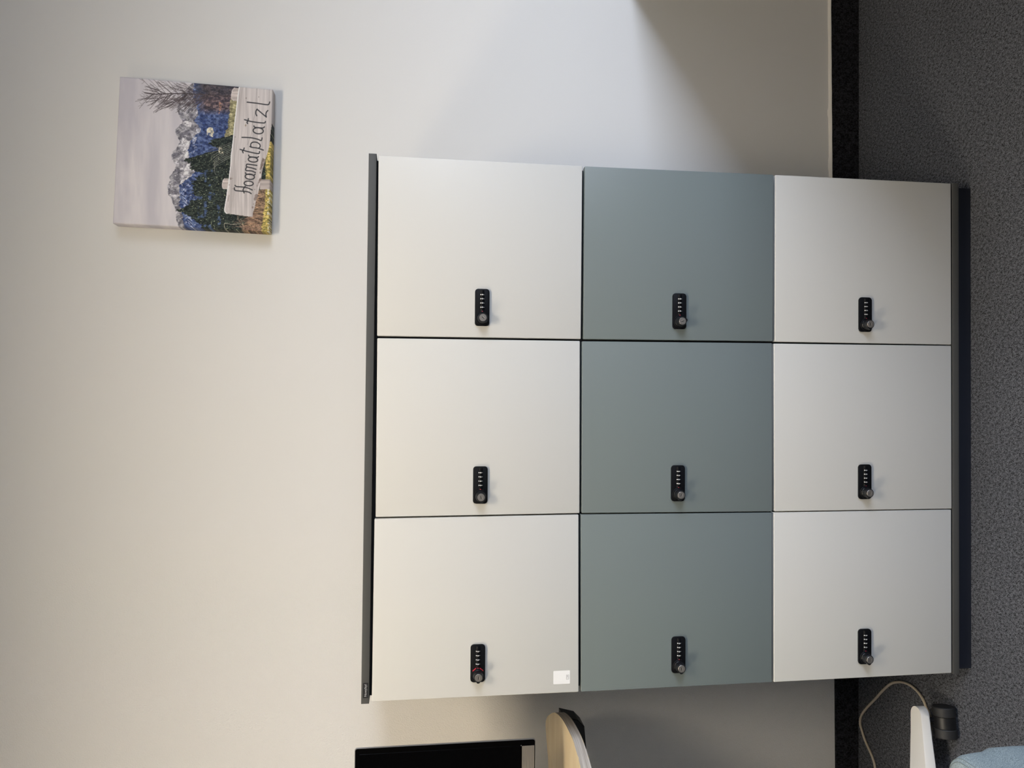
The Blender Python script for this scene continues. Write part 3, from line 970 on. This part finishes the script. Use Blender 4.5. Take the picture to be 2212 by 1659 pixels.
def foot_leg(bm, ang, L):
    """A tapered leg from the hub at the desk origin; the bevelled upper face and the sloping flank meet in a crease."""
    t = bmesh.new()
    secs = []
    for s, w, zt, zb in [(0.03, 0.052, 0.100, 0.056), (L * 0.5, 0.040, 0.095, 0.063), (L - 0.06, 0.0255, 0.090, 0.065)] + [(L - 0.022 + 0.022 * math.sin(a), 0.0225 * max(math.cos(a), 0.08), 0.0895 - 0.001 * math.sin(a), 0.0655) for a in [math.radians(q) for q in (0, 20, 38, 54, 68, 80, 89)]]:
        p = [(-w * 0.90, zb), (-w * 1.0, zb + 0.003), (-w * 0.95, zt - 0.003), (-w * 0.89, zt - 0.0005), (w * 0.89, zt), (w * 0.95, zt - 0.003), (w, zb + 0.003), (w * 0.90, zb)]
        secs.append([t.verts.new((s, y, z)) for y, z in p])
    for a, b in zip(secs, secs[1:]):
        for k in range(8):
            t.faces.new((a[k], b[k], b[(k + 1) % 8], a[(k + 1) % 8]))
    t.faces.new(secs[0]); t.faces.new(secs[-1][::-1])
    merge(bm, t, 0, Matrix.Translation((-1.15, -0.4365, 0)) @ Matrix.Rotation(ang, 4, 'Z'))


def caster(parent, x, y, ang):
    R = Matrix.Translation((x, y, 0.0265)) @ Matrix.Rotation(ang, 4, 'Z') @ HX
    bm = bmesh.new()
    for a in (-0.0375, 0.0145):
        lathe(bm, [(0.020, a + 0.0005), (0.0252, a), (0.0265, a + 0.002), (0.0265, a + 0.021), (0.0252, a + 0.023), (0.020, a + 0.0225)], R, n=40, mi=0)
    lathe(bm, [(0.0248, -0.0135), (0.0248, 0.0135)], R, n=40, mi=1)
    lathe(bm, [(0.0195, 0.0366), (0.006, 0.0330)], R, n=32, mi=1, cap0=False)
    tube(bm, [(x, y + 0.014, 0.040), (x, y + 0.014, 0.066)], 0.006, mi=1)
    return obj('caster', bm, [M['tyre'], M['hub']], parent)


for k, ang in enumerate((math.radians(5.6), math.radians(92), math.radians(183), math.radians(272))):
    L = 0.431 if k % 2 == 0 else 0.30
    bm = bmesh.new(); foot_leg(bm, ang, L)
    leg = obj('foot_leg', bm, M['legw'], desk, smooth=38)
    d = L - 0.03
    if k == 0:
        caster(desk, -0.752, -0.421, math.radians(8))
    else:
        caster(desk, -1.15 + d * math.cos(ang), -0.4365 + d * math.sin(ang), ang)

# ------------------------------------------------------------------ monitor on the desk
MY = -0.42
mon = thing('monitor', (-1.03, MY, DZ), 'switched-off black monitor with a grey speaker bar above the maple desk', 'monitor')
X1, X0, Z0, Z1 = -0.738, -1.322, 1.0824, 1.5014
bm = bmesh.new()
prism(bm, rounded_rect(X0, X1, Z0, Z1, 0.006, 4), 'y', MY + 0.001, MY + 0.0045, 0.0006, 1)
prism(bm, rounded_rect(X0 + 0.006, X1 - 0.006, Z0 + 0.006, Z1 - 0.006, 0.006, 4), 'y', MY + 0.0045, MY + 0.013, 0.001, 1)
prism(bm, rounded_rect(X0 + 0.05, X1 - 0.05, Z0 + 0.05, Z1 - 0.05, 0.02, 4), 'y', MY + 0.013, MY + 0.045, 0.006, 2)
obj('back_shell', bm, M['rim'], mon)
bm = bmesh.new()
prism(bm, rounded_rect(X0 + 0.0015, X1 - 0.0015, Z0 + 0.0015, Z1 - 0.0015, 0.005, 4), 'y', MY - 0.0015, MY + 0.001, 0.0006, 1)
obj('bezel', bm, M['bezel'], mon)
bm = bmesh.new()
box(bm, X0 + 0.013, X1 - 0.0135, MY - 0.0021, MY - 0.0012, Z0 + 0.036, Z1 - 0.011, 0.0003, 1)
obj('screen', bm, M['screen'], mon)
bm = bmesh.new()
nb = 8
for k in range(nb):
    z0 = Z0 + 0.0045 + k * (0.0270 / nb)
    prism(bm, [(MY - 0.0016, z0 + 0.0004), (MY - 0.0034, z0 + 0.0008), (MY - 0.0034, z0 + 0.0022), (MY - 0.0016, z0 + 0.0030)], 'x', X0 + 0.0145, X1 - 0.0145)
box(bm, X0 + 0.0145, X1 - 0.0145, MY - 0.0020, MY - 0.0013, Z0 + 0.0040, Z0 + 0.0320)
box(bm, X0 + 0.0145, X1 - 0.0145, MY - 0.0036, MY - 0.0013, Z0 + 0.0316, Z0 + 0.0326)
box(bm, X0 + 0.0145, X1 - 0.0145, MY - 0.0036, MY - 0.0013, Z0 + 0.0036, Z0 + 0.0044)
obj('speaker_bar', bm, M['grille'], mon, smooth=0)
bm = bmesh.new()
lathe(bm, [(0.0012, 0), (0.0010, 0.0006)], Matrix.Translation((X1 - 0.0137, MY - 0.0012, Z0 + 0.0345)) @ HY, n=12)
obj('status_light', bm, M['rim'], mon)
bm = bmesh.new()
box(bm, -1.06, -1.00, MY + 0.05, MY + 0.075, DZ + 0.012, 1.33, 0.004)
box(bm, -1.06, -1.00, MY + 0.04, MY + 0.075, 1.25, 1.33, 0.004)
obj('stand_neck', bm, M['rim'], mon)
bm = bmesh.new()
prism(bm, rounded_rect(-1.15, -0.91, MY - 0.06, MY + 0.13, 0.03, 6), 'z', DZ, DZ + 0.012, 0.002, 2)
obj('stand_base', bm, M['rim'], mon)

# ------------------------------------------------------------------ power cable on the carpet
cp = [(-0.815, -0.405, 0.056), (-0.79, -0.375, 0.030), (-0.7700, -0.3440, 0.010), (-0.7574, -0.3221, 0.005), (-0.7425, -0.3114, 0.005), (-0.7292, -0.2894, 0.005), (-0.7234, -0.2598, 0.005),
      (-0.7263, -0.2292, 0.005), (-0.7376, -0.1975, 0.005), (-0.7543, -0.1692, 0.005), (-0.7855, -0.1358, 0.005), (-0.8274, -0.0969, 0.005), (-0.8693, -0.0567, 0.005),
      (-0.9019, -0.0313, 0.005), (-0.9268, -0.0244, 0.005), (-0.9476, -0.0337, 0.005), (-0.972, -0.0521, 0.005), (-0.9915, -0.0748, 0.005), (-1.0081, -0.0902, 0.005),
      (-1.0283, -0.0992, 0.005), (-1.10, -0.11, 0.005), (-1.30, -0.09, 0.005), (-1.6, -0.05, 0.005)]
bm = bmesh.new()
tube(bm, catmull(cp, 6), 0.0036, n=12)
tag(obj('power_cable', bm, M['cable'], smooth=60), 'beige power cable looping over the dark carpet by the wall', 'cable')

# ------------------------------------------------------------------ upholstered chair at the bottom left of the view
ch = thing('upholstered_chair', (-0.80, -1.25, 0.0), 'blue-grey fabric chair seat in the near corner in front of the desk castor', 'chair')


def ring_pts(inset, z, r):
    x0, x1, y0, y1 = -1.065 + inset, -0.526 - inset, -1.50 + inset, -0.966 - inset
    return [(a, b, z) for a, b in rounded_rect(x0, x1, y0, y1, max(r * 0.85 - inset, 0.008), 8)]


bm = bmesh.new()
secs = [(0.012, 0.30, 0.055), (0.0, 0.318, 0.06), (-0.0005, 0.345, 0.06), (0.0, 0.382, 0.06), (0.005, 0.395, 0.06), (0.0065, 0.42, 0.06), (0.0085, 0.438, 0.06), (0.014, 0.4495, 0.06), (0.022, 0.4550, 0.06),
        (0.030, 0.4555, 0.06), (0.045, 0.461, 0.06), (0.10, 0.468, 0.12), (0.18, 0.470, 0.2)]
rings = [[bm.verts.new(p) for p in ring_pts(i, z, r)] for i, z, r in secs]
n = len(rings[0])
for a, b in zip(rings, rings[1:]):
    for k in range(n):
        bm.faces.new((a[k], a[(k + 1) % n], b[(k + 1) % n], b[k]))
bm.faces.new(rings[0][::-1]); bm.faces.new(rings[-1])
seat = obj('seat_cushion', bm, M['fabric'], ch, smooth=60)
bm = bmesh.new()
tube(bm, ring_pts(0.0135, 0.4492, 0.06), 0.0006, n=8, closed=True)
tube(bm, ring_pts(0.0185, 0.4532, 0.06), 0.0006, n=8, closed=True)
obj('seam', bm, M['seam'], seat, smooth=60)
bm = bmesh.new()
box(bm, -1.00, -0.60, -1.54, -1.47, 0.40, 0.88, 0.025, 4)
obj('backrest', bm, M['fabric'], ch, smooth=60)
for sx, sy in ((-0.60, -1.06), (-1.0, -1.06), (-0.60, -1.44), (-1.0, -1.44)):
    bm = bmesh.new()
    lathe(bm, [(0.012, 0.0), (0.018, 0.30)], Matrix.Translation((sx, sy, 0)), n=20)
    obj('leg', bm, M['legw'], ch)

# ------------------------------------------------------------------ unseen desk on the right, added to shade the lower wall and carpet
wd = thing('added_shade_desk', (2.1, -0.85, 0.0), 'added unseen grey desk that shades the wall right of the lockers', 'desk')
bm = bmesh.new(); box(bm, 1.30, 2.9, -1.75, -0.012, 0.715, 0.74, 0.002)
obj('desktop', bm, M['desk2'], wd)
for yy in (-1.70, -0.10):
    bm = bmesh.new(); box(bm, 1.40, 2.80, yy, yy + 0.05, 0.0, 0.715, 0.002)
    obj('leg_panel', bm, M['desk2'], wd)

# ------------------------------------------------------------------ ceiling lamps
for k, (lx, ly) in enumerate(((0.20, -1.75), (-1.5, -1.75))):
    lp = thing('ceiling_lamp', (lx, ly, ZC), ('square ceiling lamp above the lockers', 'square ceiling lamp above the maple desk')[k], 'lamp', 'office ceiling lamps')
    bm = bmesh.new()
    h = 0.32
    for a in ((-h, -h + 0.02, -h, h), (h - 0.02, h, -h, h), (-h + 0.02, h - 0.02, -h, -h + 0.02), (-h + 0.02, h - 0.02, h - 0.02, h)):
        box(bm, lx + a[0], lx + a[1], ly + a[2], ly + a[3], ZC - 0.03, ZC)
    obj('lamp_frame', bm, M['lampbody'], lp, smooth=0)
    bm = bmesh.new()
    box(bm, lx - 0.3, lx + 0.3, ly - 0.3, ly + 0.3, ZC - 0.022, ZC - 0.012)
    obj('diffuser', bm, mat_emit('lamp_diffuser', LAMP_COLOR, LAMP_POWER * (0.9, 1.15)[k]), lp, smooth=0)

# ------------------------------------------------------------------ daylight through the window
w = bpy.data.worlds.new('daylight'); SC.world = w; w.use_nodes = True
nt = w.node_tree; n = nt.nodes; l = nt.links
bg = n['Background']
tc = n.new('ShaderNodeTexCoord'); sx = n.new('ShaderNodeSeparateXYZ')
l.new(tc.outputs['Generated'], sx.inputs['Vector'])
cr = ramp(n, [(0.44, (0.10, 0.10, 0.10, 1)), (0.53, (0.77, 0.85, 1.0, 1)), (1.0, (0.48, 0.66, 1.0, 1))])
mr = n.new('ShaderNodeMapRange'); mr.inputs['From Min'].default_value = -1; mr.inputs['From Max'].default_value = 1
l.new(sx.outputs['Z'], mr.inputs['Value']); l.new(mr.outputs['Result'], cr.inputs['Fac'])
l.new(cr.outputs['Color'], bg.inputs['Color']); bg.inputs['Strength'].default_value = SKY_POWER
pl = bpy.data.lights.new('window_portal', 'AREA'); pl.shape = 'RECTANGLE'
pl.size = WY1 - WY0; pl.size_y = WZ1 - WZ0
pl.cycles.is_portal = True
po = bpy.data.objects.new('window_portal', pl); COL.objects.link(po)
po.location = (XR + 0.24, (WY0 + WY1) / 2, (WZ0 + WZ1) / 2)
po.rotation_euler = (math.radians(90), 0, math.radians(90))

# ------------------------------------------------------------------ camera (held upright on its side, so the picture lies on its side)
cam = bpy.data.cameras.new('camera'); co = bpy.data.objects.new('camera', cam); COL.objects.link(co)
R = Matrix(((0.006893197712036722, 0.9998790358732699, -0.013942648473053956),
            (-0.13393731644305198, -0.012894156195251522, -0.9909059168256319),
            (-0.9909658314439185, 0.00869795131929576, 0.1338322328645481)))
mw = R.to_4x4(); mw.translation = Vector((0.0734, -2.1764, 1.3816))
co.matrix_world = mw
cam.sensor_fit = 'HORIZONTAL'; cam.sensor_width = 36.0; cam.lens = 26.365280289330922
cam.clip_start = 0.02
SC.camera = co
vs = SC.view_settings
vs.view_transform = 'Standard'; vs.look = 'None'; vs.gamma = 1.0; vs.exposure = 0.0
try:
    vs.use_curve_mapping = False
except Exception:
    pass
SC.cycles.use_denoising = True
SC.cycles.max_bounces = 8
SC.cycles.diffuse_bounces = 5
SC.cycles.sample_clamp_indirect = 6.0
